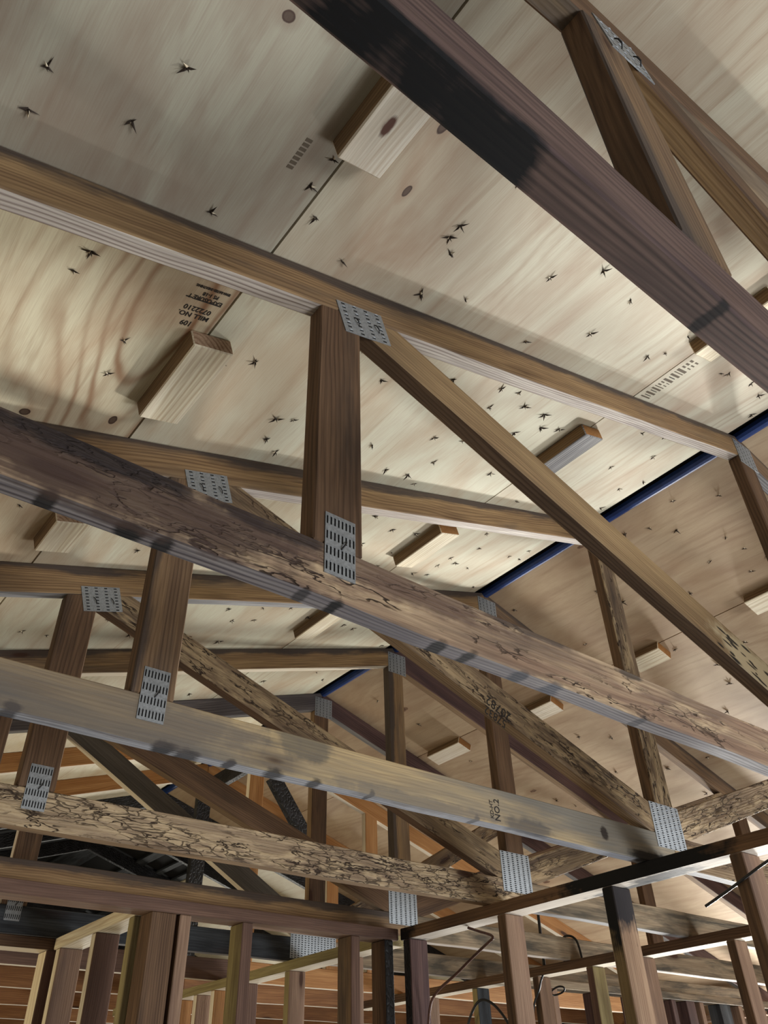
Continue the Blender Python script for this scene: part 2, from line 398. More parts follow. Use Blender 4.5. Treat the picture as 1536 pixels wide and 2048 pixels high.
def truss(key, label, tm, bm_, km, wm, dm, tm_r=None, dm_r=None, wmr=None, W=1.6415, plates=(), web_mats=None, half=(-3.85, 3.85), bm_r=None, drop=(), platemat=None):
    """Howe truss in the plane y=YS[key]. mats are (face, edge, end) triples: top chord, bottom chord, king post, web, diagonal"""
    y = YS[key]
    T = thing('roof_truss', (0, y, KZ), label, 'roof truss', 'roof trusses')
    ct = DEP*math.sqrt(1+TT*TT)
    big = 6
    xl, xr = half
    e = .0004
    for s, mm in ((-1, tm), (1, tm_r or tm)):
        if ('top', s) in drop: continue
        x1 = (xl if s < 0 else -xr)  # negative
        P = [(x1*1.07, x1*1.07*TT), (0, 0), (0, -ct), (x1*1.07, x1*1.07*TT-ct)]
        P = [(x, min(z, 99)-e) for x, z in P]
        P = [(-s*x if s > 0 else x, z) for x, z in P]
        o = member('top_chord', P, -s*TH if s > 0 else TH, y, T, mm, wave=.0012)
    # bottom chord, one per half as the plates at the king post show; cut under the top chord at the heels
    for s, mm in ((-1, bm_), (1, bm_r or bm_)):
        if ('bottom', s) in drop: continue
        P = [(-3.85, KZ), (0, KZ), (0, KZ+DEP), (-3.85, KZ+DEP)]
        P = clip(P, -TT, 1, -ct-e*2)            # z <= TT*x - ct
        P = [(-x, z) if s > 0 else (x, z) for x, z in P]
        member('bottom_chord', P, 0, y, T, mm, wave=.0016)
    # king post
    kw = .044
    P = [(-kw, KZ+DEP+e), (kw, KZ+DEP+e), (kw, 0), (-kw, 0)]
    P = clip(P, TT, 1, -ct-e*2); P = clip(P, -TT, 1, -ct-e*2)
    if 'king' not in drop: member('king_post', P, math.pi/2, y, T, km)
    # vertical webs and diagonals
    for s in (-1, 1):
        wmm = wm if s < 0 else (wmr or wm); dmm = dm if s < 0 else (dm_r or dm)
        if ('web', s) not in drop:
            P = [(-W-kw, KZ+DEP+e), (-W+kw, KZ+DEP+e), (-W+kw, 0), (-W-kw, 0)]
            P = clip(P, -TT, 1, -ct-e*2)
            P = [(-x, z) if s > 0 else (x, z) for x, z in P]
            member('web_post', P, math.pi/2, y, T, wmm)
        if ('diag', s) not in drop:
            ax, az = -W+kw+.022, -(W-.066)*TT-ct; bx, bz = -.052, KZ+DEP
            # centre line from the top joint to the king-post foot
            ax, az = -W+.10, -(W-.10)*TT-ct-.024; bx, bz = -.075, KZ+DEP+.040
            an = math.atan2(bz-az, bx-ax); ca, sa = math.cos(an), math.sin(an); h = .044
            def pt(u, v): return (ax+u*ca-v*sa, az+u*sa+v*ca)
            Ld = math.hypot(bx-ax, bz-az)
            P = [pt(-.25, -h), pt(Ld+.3, -h), pt(Ld+.3, h), pt(-.25, h)]
            P = clip(P, -TT, 1, -ct-e*2); P = clip(P, 0, -1, -(KZ+DEP+e*2)); P = clip(P, 1, 0, -kw-e*2); P = clip(P, -1, 0, W-kw-e*2)
            if s > 0: P = [(-x, z) for x, z in P]
            member('diagonal_brace', P, an if s < 0 else -an, y, T, dmm)
    pm = platemat
    for p in plates:
        if p == 'webtop': gusset(T, -W+.052, -.612, y, .112, .076, TH, 8, 4, False, pm or steel, bent=((-.02, -.005, 1.9), (.03, -.006, 1.9)))
        if p == 'webbot': gusset(T, -W+.002, -1.153, y, .054, .106, 0, 4, 8, True, pm or steel, bent=((.006, .004, 1.1),))
        if p == 'kingtop': gusset(T, .01, -.082, y, .105, .102, 0, 7, 5, True, pm or steel)
        if p == 'kingbot': gusset(T, -.008, -1.132, y, .142, .128, 0, 20, 6, False, steel_b)
        if p == 'kingbot_wide': gusset(T, -.015, -1.185, y, .236, .10, 0, 12, 14, False, steel_b)
    return T

# ------------------------------------------------------------------ the setting
def slab(name, x0, x1, y0, y1, z0, z1, mat):
    bm = bmesh.new(); bmesh.ops.create_cube(bm, size=1)
    me = bpy.data.meshes.new(name); bm.to_mesh(me); bm.free(); me.materials.append(mat)
    o = link(name, me); o.location = ((x0+x1)/2, (y0+y1)/2, (z0+z1)/2); o.scale = (x1-x0, y1-y0, z1-z0); return o
conc = plain('concrete_floor', (150, 144, 134), .85, 0, .25, 6)
struct(slab('floor', -6, 8, -6, 12, FLOOR-.1, FLOOR, conc))
def deck_piece(name, s, x0, x1, y0, y1, mat, thk=.012, zoff=0.0, lift=0.0):
    """sheet lying on the roof slope: s=-1 left slope, +1 right slope; x0<x1 are distances from the ridge (horizontal)"""
    c = math.cos(TH); L0, L1 = x0/c, x1/c
    bm = bmesh.new(); bmesh.ops.create_cube(bm, size=1)
    me = bpy.data.meshes.new(name)
    for v in bm.verts:
        v.co.x *= (y1-y0); v.co.y *= (L1-L0); v.co.z = (v.co.z+.5)*thk
    bm.to_mesh(me); bm.free(); me.materials.append(mat)
    o = link(name, me)
    xm = s*(x0+x1)/2; zm = -(x0+x1)/2*TT
    X = Vector((0, 1, 0)); Yv = Vector((math.cos(TH)*s*-1, 0, math.sin(TH)))
    Yv.normalize(); Z = X.cross(Yv)
    if Z.z < 0: X = -X; Z = X.cross(Yv)
    M = Matrix((X, Yv, Z)).transposed().to_4x4()
    M.translation = Vector((xm, (y0+y1)/2, zm)) + Z*(zoff)
    o.matrix_world = M
    return o

# roofing felt behind the boards, both slopes
for s, nm in ((-1, 'left'), (1, 'right')):
    o = deck_piece('roofing_felt', s, .0, 4.3, -3.2, 8.2, felt, .004, .016)
    struct(o)

struct(slab('ridge_cap_felt', -.05, .05, -3.2, 8.2, .014, .019, felt)).name = 'ridge_sky_seal_1'  # felt strip added over the ridge to shut out sky light
bm = bmesh.new()
tri = [(-3.9, -1.242), (3.9, -1.242), (0, -.002)]
va = [bm.verts.new((x, 7.0, z)) for x, z in tri]; vb = [bm.verts.new((x, 7.02, z)) for x, z in tri]
bm.faces.new(va); bm.faces.new(vb[::-1])
for i in range(3): bm.faces.new((va[i], vb[i], vb[(i+1) % 3], va[(i+1) % 3]))
bmesh.ops.recalc_face_normals(bm, faces=bm.faces)
me = bpy.data.meshes.new('wall_far'); bm.to_mesh(me); bm.free(); me.materials.append(char)
struct(link('wall_far', me))
def W2L(o, x, y, z):
    v = o.matrix_world.inverted() @ Vector((x, y, z)); return v

# nail tip with lifted splinters
def nail_mesh(seed):
    rg = random.Random(seed); bm = bmesh.new()
    def spike(a, ln, wd, lift, mi):
        c, s = math.cos(a), math.sin(a)
        b0 = bm.verts.new((-s*wd, c*wd, 0)); b1 = bm.verts.new((s*wd, -c*wd, 0)); tp = bm.verts.new((c*ln, s*ln, -lift)); r = bm.verts.new((c*ln*.3, s*ln*.3, -lift*.7-.0012))
        for q in ((b0, b1, r), (b0, r, tp), (b1, tp, r)):
            f = bm.faces.new(q); f.material_index = mi
    base = rg.uniform(0, 6.28)
    n = rg.choice((2, 3, 3, 4))
    for k in range(n):
        spike(base+k*6.28/n*rg.uniform(.75, 1.1), rg.uniform(.007, .017), rg.uniform(.0014, .0028), rg.uniform(.001, .006), 0)
    spike(base+1.3, .008, .002, .003, 1)
    # nail shank point
    top = bm.verts.new((0, 0, -rg.uniform(.006, .012))); rr = .0016
    ring = [bm.verts.new((math.cos(i*2.094)*rr, math.sin(i*2.094)*rr, 0)) for i in range(3)]
    for i in range(3): bm.faces.new((ring[i], ring[(i+1) % 3], top)).material_index = 0
    me = bpy.data.meshes.new('nail_tip'); bm.to_mesh(me); bm.free()
    me.materials.append(nailm); me.materials.append(new_pale_lit); return me
NAILS = [nail_mesh(i) for i in range(9)]
ply_l1 = plywood('sheathing_fir_cream', (202, 199, 176), (178, 154, 126), (150, 118, 86), .55, 3)
ply_l2 = plywood('sheathing_fir_rosy', (200, 194, 172), (170, 142, 120), (142, 112, 88), .55, 8, spots=())
ply_r1 = plywood('sheathing_fir_tan', (186, 164, 134), (158, 130, 102), (134, 104, 78), .5, 21, knots=.15)
ply_white = plywood('sheathing_fir_pale', (222, 216, 190), (200, 180, 142), (170, 134, 92), .30, 5, knots=.12)
SHEETS = []
def sheet(s, x0, x1, y0, y1, mat, label):
    o = deck_piece('plywood_sheet', s, x0, x1, y0, y1, mat)
    tag(o, label, 'plywood sheet', 'roof sheathing sheets'); SHEETS.append((o, s, x0, x1, y0, y1)); return o
G = .0021
kn3 = (62, 40, 30)
def mk_figured():
    # the strongly figured sheet at the left: knots measured on the sheet
    pts = [(-1.991, -.369), (-1.928, -.391), (-2.018, .564), (-1.852, .536)]
    # local frame of a left-slope sheet: x=-(y-ym) or (y-ym), y=up-slope
    return pts
x3a, x3b, ya, yb = 1.7955+G, 2.97, -1.83, .62
def local_spots(s, x0, x1, y0, y1, pts, rgb=kn3):
    out = []
    for (x, y, rx, ry) in pts:
        ly = (abs((x0+x1)/2)-abs(x))/math.cos(TH)
        lx = (y-(y0+y1)/2)
        out.append((lx*(1 if s > 0 else -1), ly, rx, ry, rgb, 1.0)); out.append((-lx*(1 if s > 0 else -1), ly, rx, ry, rgb, 0.0))
    return out
def ls(s, *a): return [q for q in local_spots(s, *a) if q[5] > 0]
fig = plywood('sheathing_pine_figured', (208, 199, 170), (178, 150, 120), (136, 98, 68), 1.55, 40, knots=.0, freq=130.0, fx=(.75, 2.6), warp=1.3,
              spots=ls(-1, x3a, x3b, -.02+.02, 2.44, [(-2.018, .564, .012, .012), (-1.852, .536, .016, .009)]))
near_l = plywood('sheathing_fir_dull', (172, 168, 150), (140, 122, 106), (134, 110, 92), .4, 12, knots=.0,
              spots=ls(-1, x3a, x3b, -2.44, 0.0, [(-1.991, -.369, .010, .010), (-1.928, -.391, .012, .010)]))
mid_l = plywood('sheathing_fir_mid', (198, 192, 170), (164, 138, 114), (144, 112, 84), .5, 9, knots=.16,
              spots=ls(-1, .622+G, 1.795-G, -2.44, 0.0+.0, [(-1.69, -.36, .020, .010), (-1.592, -.365, .018, .009), (-1.662, -.229, .014, .007)]))
rows_l = [(.056, .622-G), (.622+G, 1.795-G), (x3a, x3b), (2.976, 4.1)]
sheet(-1, *rows_l[2], -2.44, .017, near_l, 'dull cream plywood sheet with two dark knots at the top left corner')
sheet(-1, *rows_l[2], .021, 2.45, fig, 'strongly figured plywood sheet carrying the mill stamp on the left')
sheet(-1, *rows_l[2], 2.454, 4.30, ply_l1, 'plywood sheet at the far lower edge of the left roof slope')
sheet(-1, *rows_l[1], -2.44, .017, mid_l, 'cream plywood sheet behind the dark purple joist at the top')
sheet(-1, *rows_l[1], .021, 2.45, ply_l1, 'pale plywood sheet behind the nearest long diagonal brace')
sheet(-1, *rows_l[1], 2.454, 4.30, ply_white, 'pale plywood sheet over the orange far trusses, left slope')
sheet(-1, *rows_l[0], -2.44, .017, ply_l2, 'narrow plywood sheet with a block-letter stamp beside the ridge gap, upper right')
sheet(-1, *rows_l[0], .021, 2.45, ply_l1, 'bright narrow plywood sheet just left of the blue ridge strip')
sheet(-1, *rows_l[0], 2.454, 4.30, ply_white, 'narrow plywood sheet left of the ridge over the orange far trusses')
sheet(-1, *rows_l[3], -2.44, .017, near_l, 'plywood sheet along the left eave, nearest')
sheet(-1, *rows_l[3], .021, 2.45, ply_l1, 'plywood sheet along the left eave, middle')
rows_r = [(.006, .645-G), (.645+G, 1.815-G), (1.815+G, 2.98), (2.986, 4.1)]
ls_r = ['ridge-side tan plywood sheet right of the blue strip', 'tan plywood sheet of the second row on the right slope', 'tan plywood sheet of the third row on the right slope', 'tan plywood sheet along the right eave']
for ri, (a, b) in enumerate(rows_r):
    for yi, (c, d, wh) in enumerate(((-2.44, -.593, 'closest to the camera'), (-.589, 1.84, 'behind the nearest king posts'), (1.844, 4.28, 'in the middle distance'))):
        m = ply_r1 if yi < 2 else ply_r1
        sheet(1, a, b, c, d, m, ls_r[ri]+', '+wh)
for (a, b, c, d, wh) in ((.76, 2.2, 4.284, 6.72, 'far bright plywood sheet seen through the webs beyond the black boards'), (2.204, 4.1, 4.284, 6.72, 'far plywood sheet by the right eave beyond the last sound trusses')):
    sheet(1, a, b, c, d, ply_white, wh)

# nail tips through the sheets
MEAS = [(-2.22, -0.14), (-2.07, -0.23), (-2.22, -0.07), (-2.1, -0.12), (-1.93, -0.03), (-1.815, -0.15), (-1.81, -0.21), (-1.77, -0.1), (-1.67, -0.04), (-2.06, 0.13), (-2.07, 0.18), (-1.93, 0.31), (-1.92, 0.41), (-1.73, 0.3), (-1.67, 0.27), (-1.52, 0.43), (-1.48, 0.42), (-1.52, -0.18), (-1.52, -0.21), (-1.49, -0.15), (-1.49, -0.33), (-1.24, -0.2), (-1.14, -0.27), (-0.99, -0.12), (-1.13, -0.03), (-1.37, -0.07), (-1.47, -0.04), (-1.32, -0.34), (-0.99, -0.24), (-0.75, -0.13), (-0.71, -0.16), (-0.71, -0.23), (-0.44, -0.18), (-0.41, -0.19), (-1.37, -0.56), (-1.53, -0.54), (-1.5, -0.54), (-1.47, 0.07)]
pts = list(MEAS)
rg = random.Random(5)
def fill(x0, x1, y0, y1, n, dmin):
    k = t = 0
    while k < n and t < n*60:
        t += 1; x = rg.uniform(x0, x1); y = rg.uniform(y0, y1)
        if min((y-v-.019)**2 for v in YS.values()) < .03**2: continue
        if any((x-a)**2+(y-b)**2 < dmin*dmin for a, b in pts): continue
        if min(abs(abs(x)-c) for c in (1.797, .622)) < .06: continue
        pts.append((x, y)); k += 1
fill(-1.5, -.07, .03, .58, 42, .06); fill(-1.75, -.07, .64, 1.2, 44, .06); fill(-1.7, -.07, 1.25, 1.8, 26, .08); fill(-1.5, -.07, 1.87, 2.4, 18, .08)
fill(-.62, -.07, -.3, 0, 5, .08); fill(-2.3, -1.85, .65, 1.2, 5, .1)
fill(.07, 1.2, 0, .6, 20, .08); fill(.07, 1.6, .64, 1.2, 26, .08); fill(.07, 1.8, 1.25, 1.8, 20, .1); fill(.1, 1.8, 1.87, 2.5, 16, .1); fill(1.0, 2.2, -.3, .5, 10, .12)
for (x, y) in pts:
    s = -1 if x < 0 else 1; best = None
    for (o, ss, x0, x1, y0, y1) in SHEETS:
        if ss == s and x0 < abs(x) < x1 and y0 < y < y1: best = o
    if best is None: continue
    n = link('nail_tip', rg.choice(NAILS), best)
    v = W2L(best, x, y, -abs(x)*TT)
    n.matrix_local = Matrix.Translation((v.x, v.y, 0.0)) @ Matrix.Rotation(rg.uniform(0, 6.28), 4, 'Z') @ Matrix.Scale(rg.uniform(1.0, 1.5), 4)

# blue membrane strip along the ridge gap
bm = bmesh.new()
prof = [(-.012, .004), (-.010, -.010), (-.002, -.018), (.008, -.021), (.018, -.018), (.022, -.0085), (.004, -.0022)]
rr = random.Random(3); rings = []
for i in range(60):
    y = -2.4+i*.12
    jx, jz = rr.uniform(-.0012, .0012), rr.uniform(-.001, .001)
    rings.append([bm.verts.new((px+jx, y, pz+jz)) for px, pz in prof])
for i in range(59):
    for j in range(len(prof)):
        bm.faces.new((rings[i][j], rings[i][(j+1) % len(prof)], rings[i+1][(j+1) % len(prof)], rings[i+1][j]))
bm.faces.new(rings[0]); bm.faces.new(rings[-1][::-1])
bmesh.ops.recalc_face_normals(bm, faces=bm.faces)
me = bpy.data.meshes.new('ridge_membrane'); bm.to_mesh(me); bm.free(); me.materials.append(blue)
tag(link('ridge_membrane', me), 'blue rolled membrane strip along the dark gap at the ridge', 'membrane')

# ------------------------------------------------------------------ blocks nailed over the sheet seams
def block(s, x, y0, y1, label, mats, dark_side=True, wid=.089):
    c = math.cos(TH)
    nrm = Vector((s*math.sin(TH)*-1, 0, -math.cos(TH)))   # down, out of the sheet
    base = Vector((s*x, (y0+y1)/2, -x*TT)) + nrm*(.019+.0006)
    up = Vector((-s*math.cos(TH), 0, math.sin(TH)))
    o = timber('seam_block', base+Vector((0, -(y1-y0)/2, 0)), base+Vector((0, (y1-y0)/2, 0)), up, wid, .038, mats)
    tag(o, label, 'wood block', 'blocks over the sheet seams'); return o
bp = (new_pale_lit, aged_dk if False else edge_br, wood('block_end_grain', (176, 150, 126), (120, 88, 66), (196, 170, 142), rings=1.5, ring_mm=9, knots=0))  # bottoms pale, sides brown: light and shade put into the colour
knot_pale = wood('knotty_pale_block', (228, 220, 202), (188, 164, 136), (238, 232, 216), rings=.6, ring_mm=11, knots=0, smudges=((.03, -.019, -.006, .026, .02, .011, (92, 56, 46), .95),))
bo = (new_or, new_or, new_or)
block(-1, 1.790, -.46, -.235, 'pale block with a long reddish knot, topmost seam block, by the dark joist', (knot_pale, edge_br, bp[2]))
block(-1, 1.790, .232, .478, 'pale striped block beside the upside-down mill stamp', bp)
block(-1, 1.795, .93, 1.085, 'small pale block at the left, partly behind the sooty joist', bp)
block(-1, .640, -.44, -.215, 'tan block at the end of the block-letter stamp, tucked behind the dark joist', (new_pale_lit, aged_or, new_or))
block(-1, .628, .155, .40, 'honey coloured block below the second top chord, right of the long brace', (edge_gr, aged_or, new_or))
block(-1, .652, .755, 1.0, 'tan block in the middle left of the blue ridge strip', (new_pale_lit, edge_br, new_or))
block(-1, .650, 1.40, 1.64, 'dim tan block showing over the third truss', (new_pale_lit, edge_br, new_or))
block(1, .655, .16, .42, 'tan block at the right edge of the photo on the right slope', (new_pale_lit, edge_br, new_or))
block(1, .675, .84, 1.0, 'small tan block right of the second king post', (new_pale_lit, edge_br, new_or))
block(1, .690, 1.46, 1.70, 'white nail-pocked block on the right slope under the grey joist', (edge_lit_white, edge_br, new_or))
block(1, .680, 2.09, 2.34, 'pale block with a green stamp on the right slope', (edge_lit_white, edge_br, new_or))

# ------------------------------------------------------------------ trusses
SM = lambda *a: a
z_bot = wood('soot_streaked_purple_joist', (104, 80, 76), (62, 46, 44), (128, 100, 90), stain=(72, 56, 56), stain_amt=.3, rings=1.3, ring_mm=8, smudges=())
# bottom chord local frames: origin at the centre of each half, x along; world x = local x + centre
def cx_half(): 
    return 0
def mk(name, base, dark, light, spots, yoff=0.0, **kw):
    """spots in world (x, z) on the near face of a left bottom chord"""
    P = clip([(-3.85, KZ), (0, KZ), (0, KZ+DEP), (-3.85, KZ+DEP)], -TT, 1, -DEP*math.sqrt(1+TT*TT)-.0008)
    ox = sum(p[0] for p in P)/len(P); oz = sum(p[1] for p in P)/len(P)
    sm = [(x-ox, yl, z-oz, rx, ry, rz, rgb, st) for (x, z, yl, rx, ry, rz, rgb, st) in spots]
    return wood(name, base, dark, light, smudges=sm, **kw)
zsp = [(-2.055, -1.262, .012, .075, .06, .034, SOOT, 1.0), (-2.0, -1.255, .012, .045, .06, .022, SOOT, 1.0), (-1.945, -1.256, .026, .055, .045, .030, SOOT, 1.0), (-1.910, -1.256, .022, .040, .05, .032, SOOT, 1.0), (-1.657, -1.25, .012, .010, .06, .02, SOOT, .85)]
zf = mk('soot_marked_purple_wood', (104, 84, 80), (62, 48, 46), (132, 108, 98), zsp, stain=(74, 58, 58), stain_amt=.3, rings=1.3, ring_mm=8)
ze = mk('soot_marked_purple_edge', (112, 92, 84), (54, 42, 40), (110, 90, 82), zsp, stain=(62, 50, 48), stain_amt=.3, rings=1.3, ring_mm=8)
truss('Z', 'nearest truss: dark purple-brown joist with soot smudges across the upper right', (aged_dk, aged_gr, aged), (zf, ze, zf), m3(aged_dk), (aged, aged_dk, aged), (aged_dk, aged_or, aged_dk), plates=('webtop',))
asp = [(x, -1.246, .022, r, .03, .013, c, t) for x, r, c, t in ((-2.035, .014, SOOT, .9), (-1.935, .020, SOOT, .95), (-1.89, .016, SOOT, .9), (-1.69, .012, SOOT, .7), (-1.637, .014, SOOT, .95), (-1.445, .018, SOOT, .9), (-1.385, .016, SOOT, .9), (-1.27, .020, (40, 46, 58), .8), (-1.19, .026, (44, 52, 68), .75), (-.96, .014, (30, 34, 42), .6))]
asp += [(-1.98, -1.195, 0, .36, .03, .07, (76, 60, 54), .85), (-1.55, -1.175, 0, .30, .03, .035, (88, 70, 62), .6), (-2.0, -1.165, 0, .18, .03, .024, (44, 38, 38), .85), (-1.75, -1.165, 0, .12, .03, .018, (46, 38, 38), .8), (-1.25, -1.16, 0, .14, .03, .012, (60, 52, 50), .7), (-.98, -1.162, 0, .04, .03, .012, (52, 48, 48), .8)]
af = mk('rough_pinkish_grey_joist', (152, 126, 104), (100, 78, 66), (198, 174, 140), asp, stain=(78, 66, 62), stain_amt=.45, rings=.6, termite=.35, bump=.7)
ae = mk('smoky_grey_joist_edge', (132, 126, 126), (74, 68, 72), (160, 156, 154), asp, stain=(104, 100, 106), stain_amt=.4, rings=1.7, ring_mm=7, knots=0, bump=.6)  # grey of the underside takes in cool light from below
rsp = random.Random(21)
spalt = [(-.02+.0, 0, 0, .0, .0, .0, SOOT, 0)][:0]
SPX0, SPX1 = .245, .52
spalt = [((SPX0+SPX1)/2, 0, .0, (SPX1-SPX0)*.62, .06, .06, (190, 174, 140), .85)]
for k in range(26):
    u = rsp.uniform(SPX0, SPX1)
    spalt.append((u, 0, rsp.uniform(-.036, .036), rsp.uniform(.006, .024), .05, rsp.uniform(.0025, .006), (30, 26, 24), .95))
dA = wood('tan_brace_wood', (150, 124, 90), (92, 72, 50), (172, 146, 106), stain=(104, 86, 64), stain_amt=.3, rings=.7, knots=.2, smudges=spalt)
dAe = wood('brown_brace_edge', (96, 76, 58), (62, 46, 34), (120, 96, 72), stain=(70, 54, 40), stain_amt=.4)
truss('A', 'second truss, its long honey-brown braces crossing the middle of the photo', (aged_or, edge_pale, aged_or), (af, ae, af), (aged_dk, aged_dk, aged_dk), (aged_dk, aged_dk, aged_dk), (dA, dAe, dA), plates=('webtop', 'webbot', 'kingtop'), tm_r=(aged, edge_gr, aged), dm_r=(termite_h, edge_br, termite_h))
bsp = [(x, z, .015, r, .04, .016, c, t) for x, z, r, c, t in ((-1.88, -1.24, .02, (44, 44, 48), .8), (-1.60, -1.246, .03, (30, 30, 34), .9), (-1.55, -1.25, .03, (36, 36, 40), .85), (-1.46, -1.25, .016, (40, 40, 46), .85), (-1.36, -1.25, .03, (34, 34, 38), .85), (-1.26, -1.248, .02, (34, 34, 38), .85), (-1.115, -1.244, .010, (36, 36, 40), .8), (-.80, -1.246, .012, (40, 40, 44), .7))]
bsp += [(-.62, -1.235, 0, .10, .03, .03, (70, 70, 74), .6), (-.32, -1.20, 0, .02, .03, .022, (34, 24, 20), .9), (-.12, -1.235, 0, .14, .03, .02, (24, 22, 22), .9), (-1.30, -1.17, 0, .10, .03, .045, (76, 78, 76), .65), (-1.80, -1.2, 0, .50, .03, .08, (98, 90, 86), .5), (-1.0, -1.235, 0, .3, .03, .02, (104, 100, 96), .6)]
bf = mk('blotched_grey_olive_joist', (178, 156, 118), (118, 102, 82), (204, 180, 132), bsp, stain=(106, 106, 102), stain_amt=.72, rings=.3, stain_scale=2.0)
be = mk('blue_grey_joist_edge', (150, 152, 158), (92, 94, 102), (176, 178, 184), bsp, stain=(110, 112, 120), stain_amt=.35, rings=1.4, ring_mm=9, knots=0, bump=.5)  # bluish tone includes the cool light reaching the underside
truss('B', 'third truss, blotchy grey-olive joist and brace with handwritten numbers', (aged_or, edge_pale, aged_or), (bf, be, bf), (termite_h, aged_dk, termite_h), (aged, aged_dk, aged), (termite_h, edge_br, termite_h), plates=('webtop', 'webbot', 'kingbot'), dm_r=(termite_w, edge_br, termite_w), bm_r=(termite_h, edge_gr, termite_h))  # post sides browner than the fronts: shade put into the colour
truss('C', 'fourth truss, its joist covered in winding insect tunnels', (aged_or, edge_gr, aged_or), (termite_w, edge_br, termite_w), (aged_dk, aged_dk, aged_dk), (aged_dk, aged_dk, aged_dk), (termite_h, aged_dk, termite_h), plates=('webtop', 'webbot', 'kingtop', 'kingbot'), tm_r=m3(aged), bm_r=(mossy, edge_gr, mossy))
truss('D', 'fifth truss, knotty brown top chord with a white underside', (aged_or, edge_lit_white, aged_or), (aged_or, edge_br, aged), (aged_or, aged_or, aged_or), (aged_dk, aged_dk, aged_dk), (aged_dk, edge_br, aged_dk), plates=('kingtop', 'kingbot'), tm_r=(purple, edge_br, purple), bm_r=(mossy, edge_pale, mossy))
greyrib = wood('grey_ribbed_wood', (104, 98, 98), (62, 56, 60), (128, 122, 122), stain=(78, 72, 76), stain_amt=.3, rings=1.3, ring_mm=9)
smoke_br = wood('smoke_darkened_wood', (92, 86, 78), (62, 56, 50), (108, 100, 90), stain=(66, 60, 56), stain_amt=.3, rings=.4)
truss('E', 'sixth truss, grey top chords with a steel plate at the peak and a blackened joist', (greyrib, edge_gr, greyrib), (char_gr, edge_gr, char), (aged_dk, edge_br, aged_dk), (aged_dk, edge_pale, aged_dk), (smoke_br, edge_lit_white, smoke_br), W=1.29, plates=('kingtop', 'kingbot_wide', 'webbot'), tm_r=(purple, edge_gr, purple), dm_r=(termite_h, edge_br, termite_h), bm_r=(mossy, edge_pale, mossy))
fo = (new_or, edge_lit_white, new_or)
jo_w = wood('orange_joist_wood', (140, 98, 62), (98, 62, 36), (162, 118, 76), stain=(86, 58, 42), stain_amt=.35, rings=.8)
jo = (jo_w, edge_lit_white, jo_w)
truss('F', 'first orange new-lumber truss beyond the grey peak', fo, (stud_red, edge_lit_white, stud_red), fo, fo, fo, W=.79, bm_r=fo, drop=(('diag', 1), ('diag', -1), ('web', -1)))
truss('G', 'second orange new-lumber truss, behind the first one', fo, jo, m3(char), fo, fo, W=.95, drop=(('diag', -1), ('web', -1), ('diag', 1)))
cb = m3(char)
truss('H', 'blackened truss beyond the orange ones with an orange joist', cb, jo, cb, cb, cb, tm_r=cb, W=1.6, drop=(('web', 1), ('web', -1), ('diag', 1), ('diag', -1), 'king'))
truss('I', 'farthest blackened truss but one', cb, jo, cb, cb, cb, drop=(('web', 1), ('web', -1), ('diag', 1), ('diag', -1), 'king'))
truss('J', 'farthest blackened truss, at the very end of the dark roof', cb, jo, cb, cb, cb, drop=(('web', 1), ('web', -1), ('diag', 1), ('diag', -1), 'king'))

# ------------------------------------------------------------------ charred remains at the far end
tag(timber('charred_ridge_beam', (.02, 3.10, -.145), (.02, 3.64, -.145), (0, 0, 1), .09, .038, m3(char)), 'black burnt beam along the ridge between the two orange trusses', 'burnt beam')
tag(timber('charred_strut', (.135, 3.085+.02, -.22), (.47, 3.105, -.64), (0, 1, 0), .038, .085, m3(char)), 'black burnt strut leaning right of the orange king post', 'burnt beam')
for (a, b, lb) in ((.0, .165, 'widest scorched roof board at the dark far end'), (.385, .45, 'scorched roof board in the dark far end, second from the ridge'), (.56, .60, 'thin scorched roof board in the dark far end'), (.69, .735, 'scorched roof board bordering the far bright plywood')):
    o = deck_piece('scorched_board', 1, a+.004, b, 4.45, 8.0, char_gr, .018, -.012)
    tag(o, lb, 'roof board', 'scorched roof boards')

# ------------------------------------------------------------------ stud walls
PZ0, PZ1 = KZ-.038, KZ-.0006
def wall(name, label):
    return thing(name, (0, 0, FLOOR), label, 'stud wall', 'stud walls')
def plate_x(T, x0, x1, y0, y1, mats):     # plate running across (along x)
    return timber('top_plate', (x0, (y0+y1)/2, (PZ0+PZ1)/2), (x1, (y0+y1)/2, (PZ0+PZ1)/2), (0, 0, 1), PZ1-PZ0, y1-y0, mats, T)
def plate_y(T, x0, x1, y0, y1, mats):
    return timber('top_plate', ((x0+x1)/2, y0, (PZ0+PZ1)/2), ((x0+x1)/2, y1, (PZ0+PZ1)/2), (0, 0, 1), PZ1-PZ0, x1-x0, mats, T)
def stud(T, x0, x1, y0, y1, mats, lean=0.0, top=None, label=None):
    """mats: (near face -y, side face -x)"""
    z1 = (PZ0-.0006) if top is None else top
    bm = bmesh.new(); bmesh.ops.create_cube(bm, size=1, matrix=Matrix.Diagonal((z1-FLOOR, y1-y0, x1-x0, 1)))
    bmesh.ops.bevel(bm, geom=bm.edges[:], offset=.0025, segments=1, affect='EDGES')
    for f in bm.faces: f.material_index = 1 if abs(f.normal.z) > .75 else 0
    me = bpy.data.meshes.new('stud'); bm.to_mesh(me); bm.free()
    for m in mats: me.materials.append(m)
    o = link('stud', me, T)
    # local x = up, local y = world y, local z = -world x
    M = Matrix(((0, 0, -1, (x0+x1)/2), (0, 1, 0, (y0+y1)/2), (1, 0, 0, (z1+FLOOR)/2), (0, 0, 0, 1)))
    place(o, M)
    if label: o['label'] = label
    return o
HU = (PZ0-FLOOR)/2
def burnt(name, base, dark, light, spots, **kw): return wood(name, base, dark, light, smudges=spots, **kw)
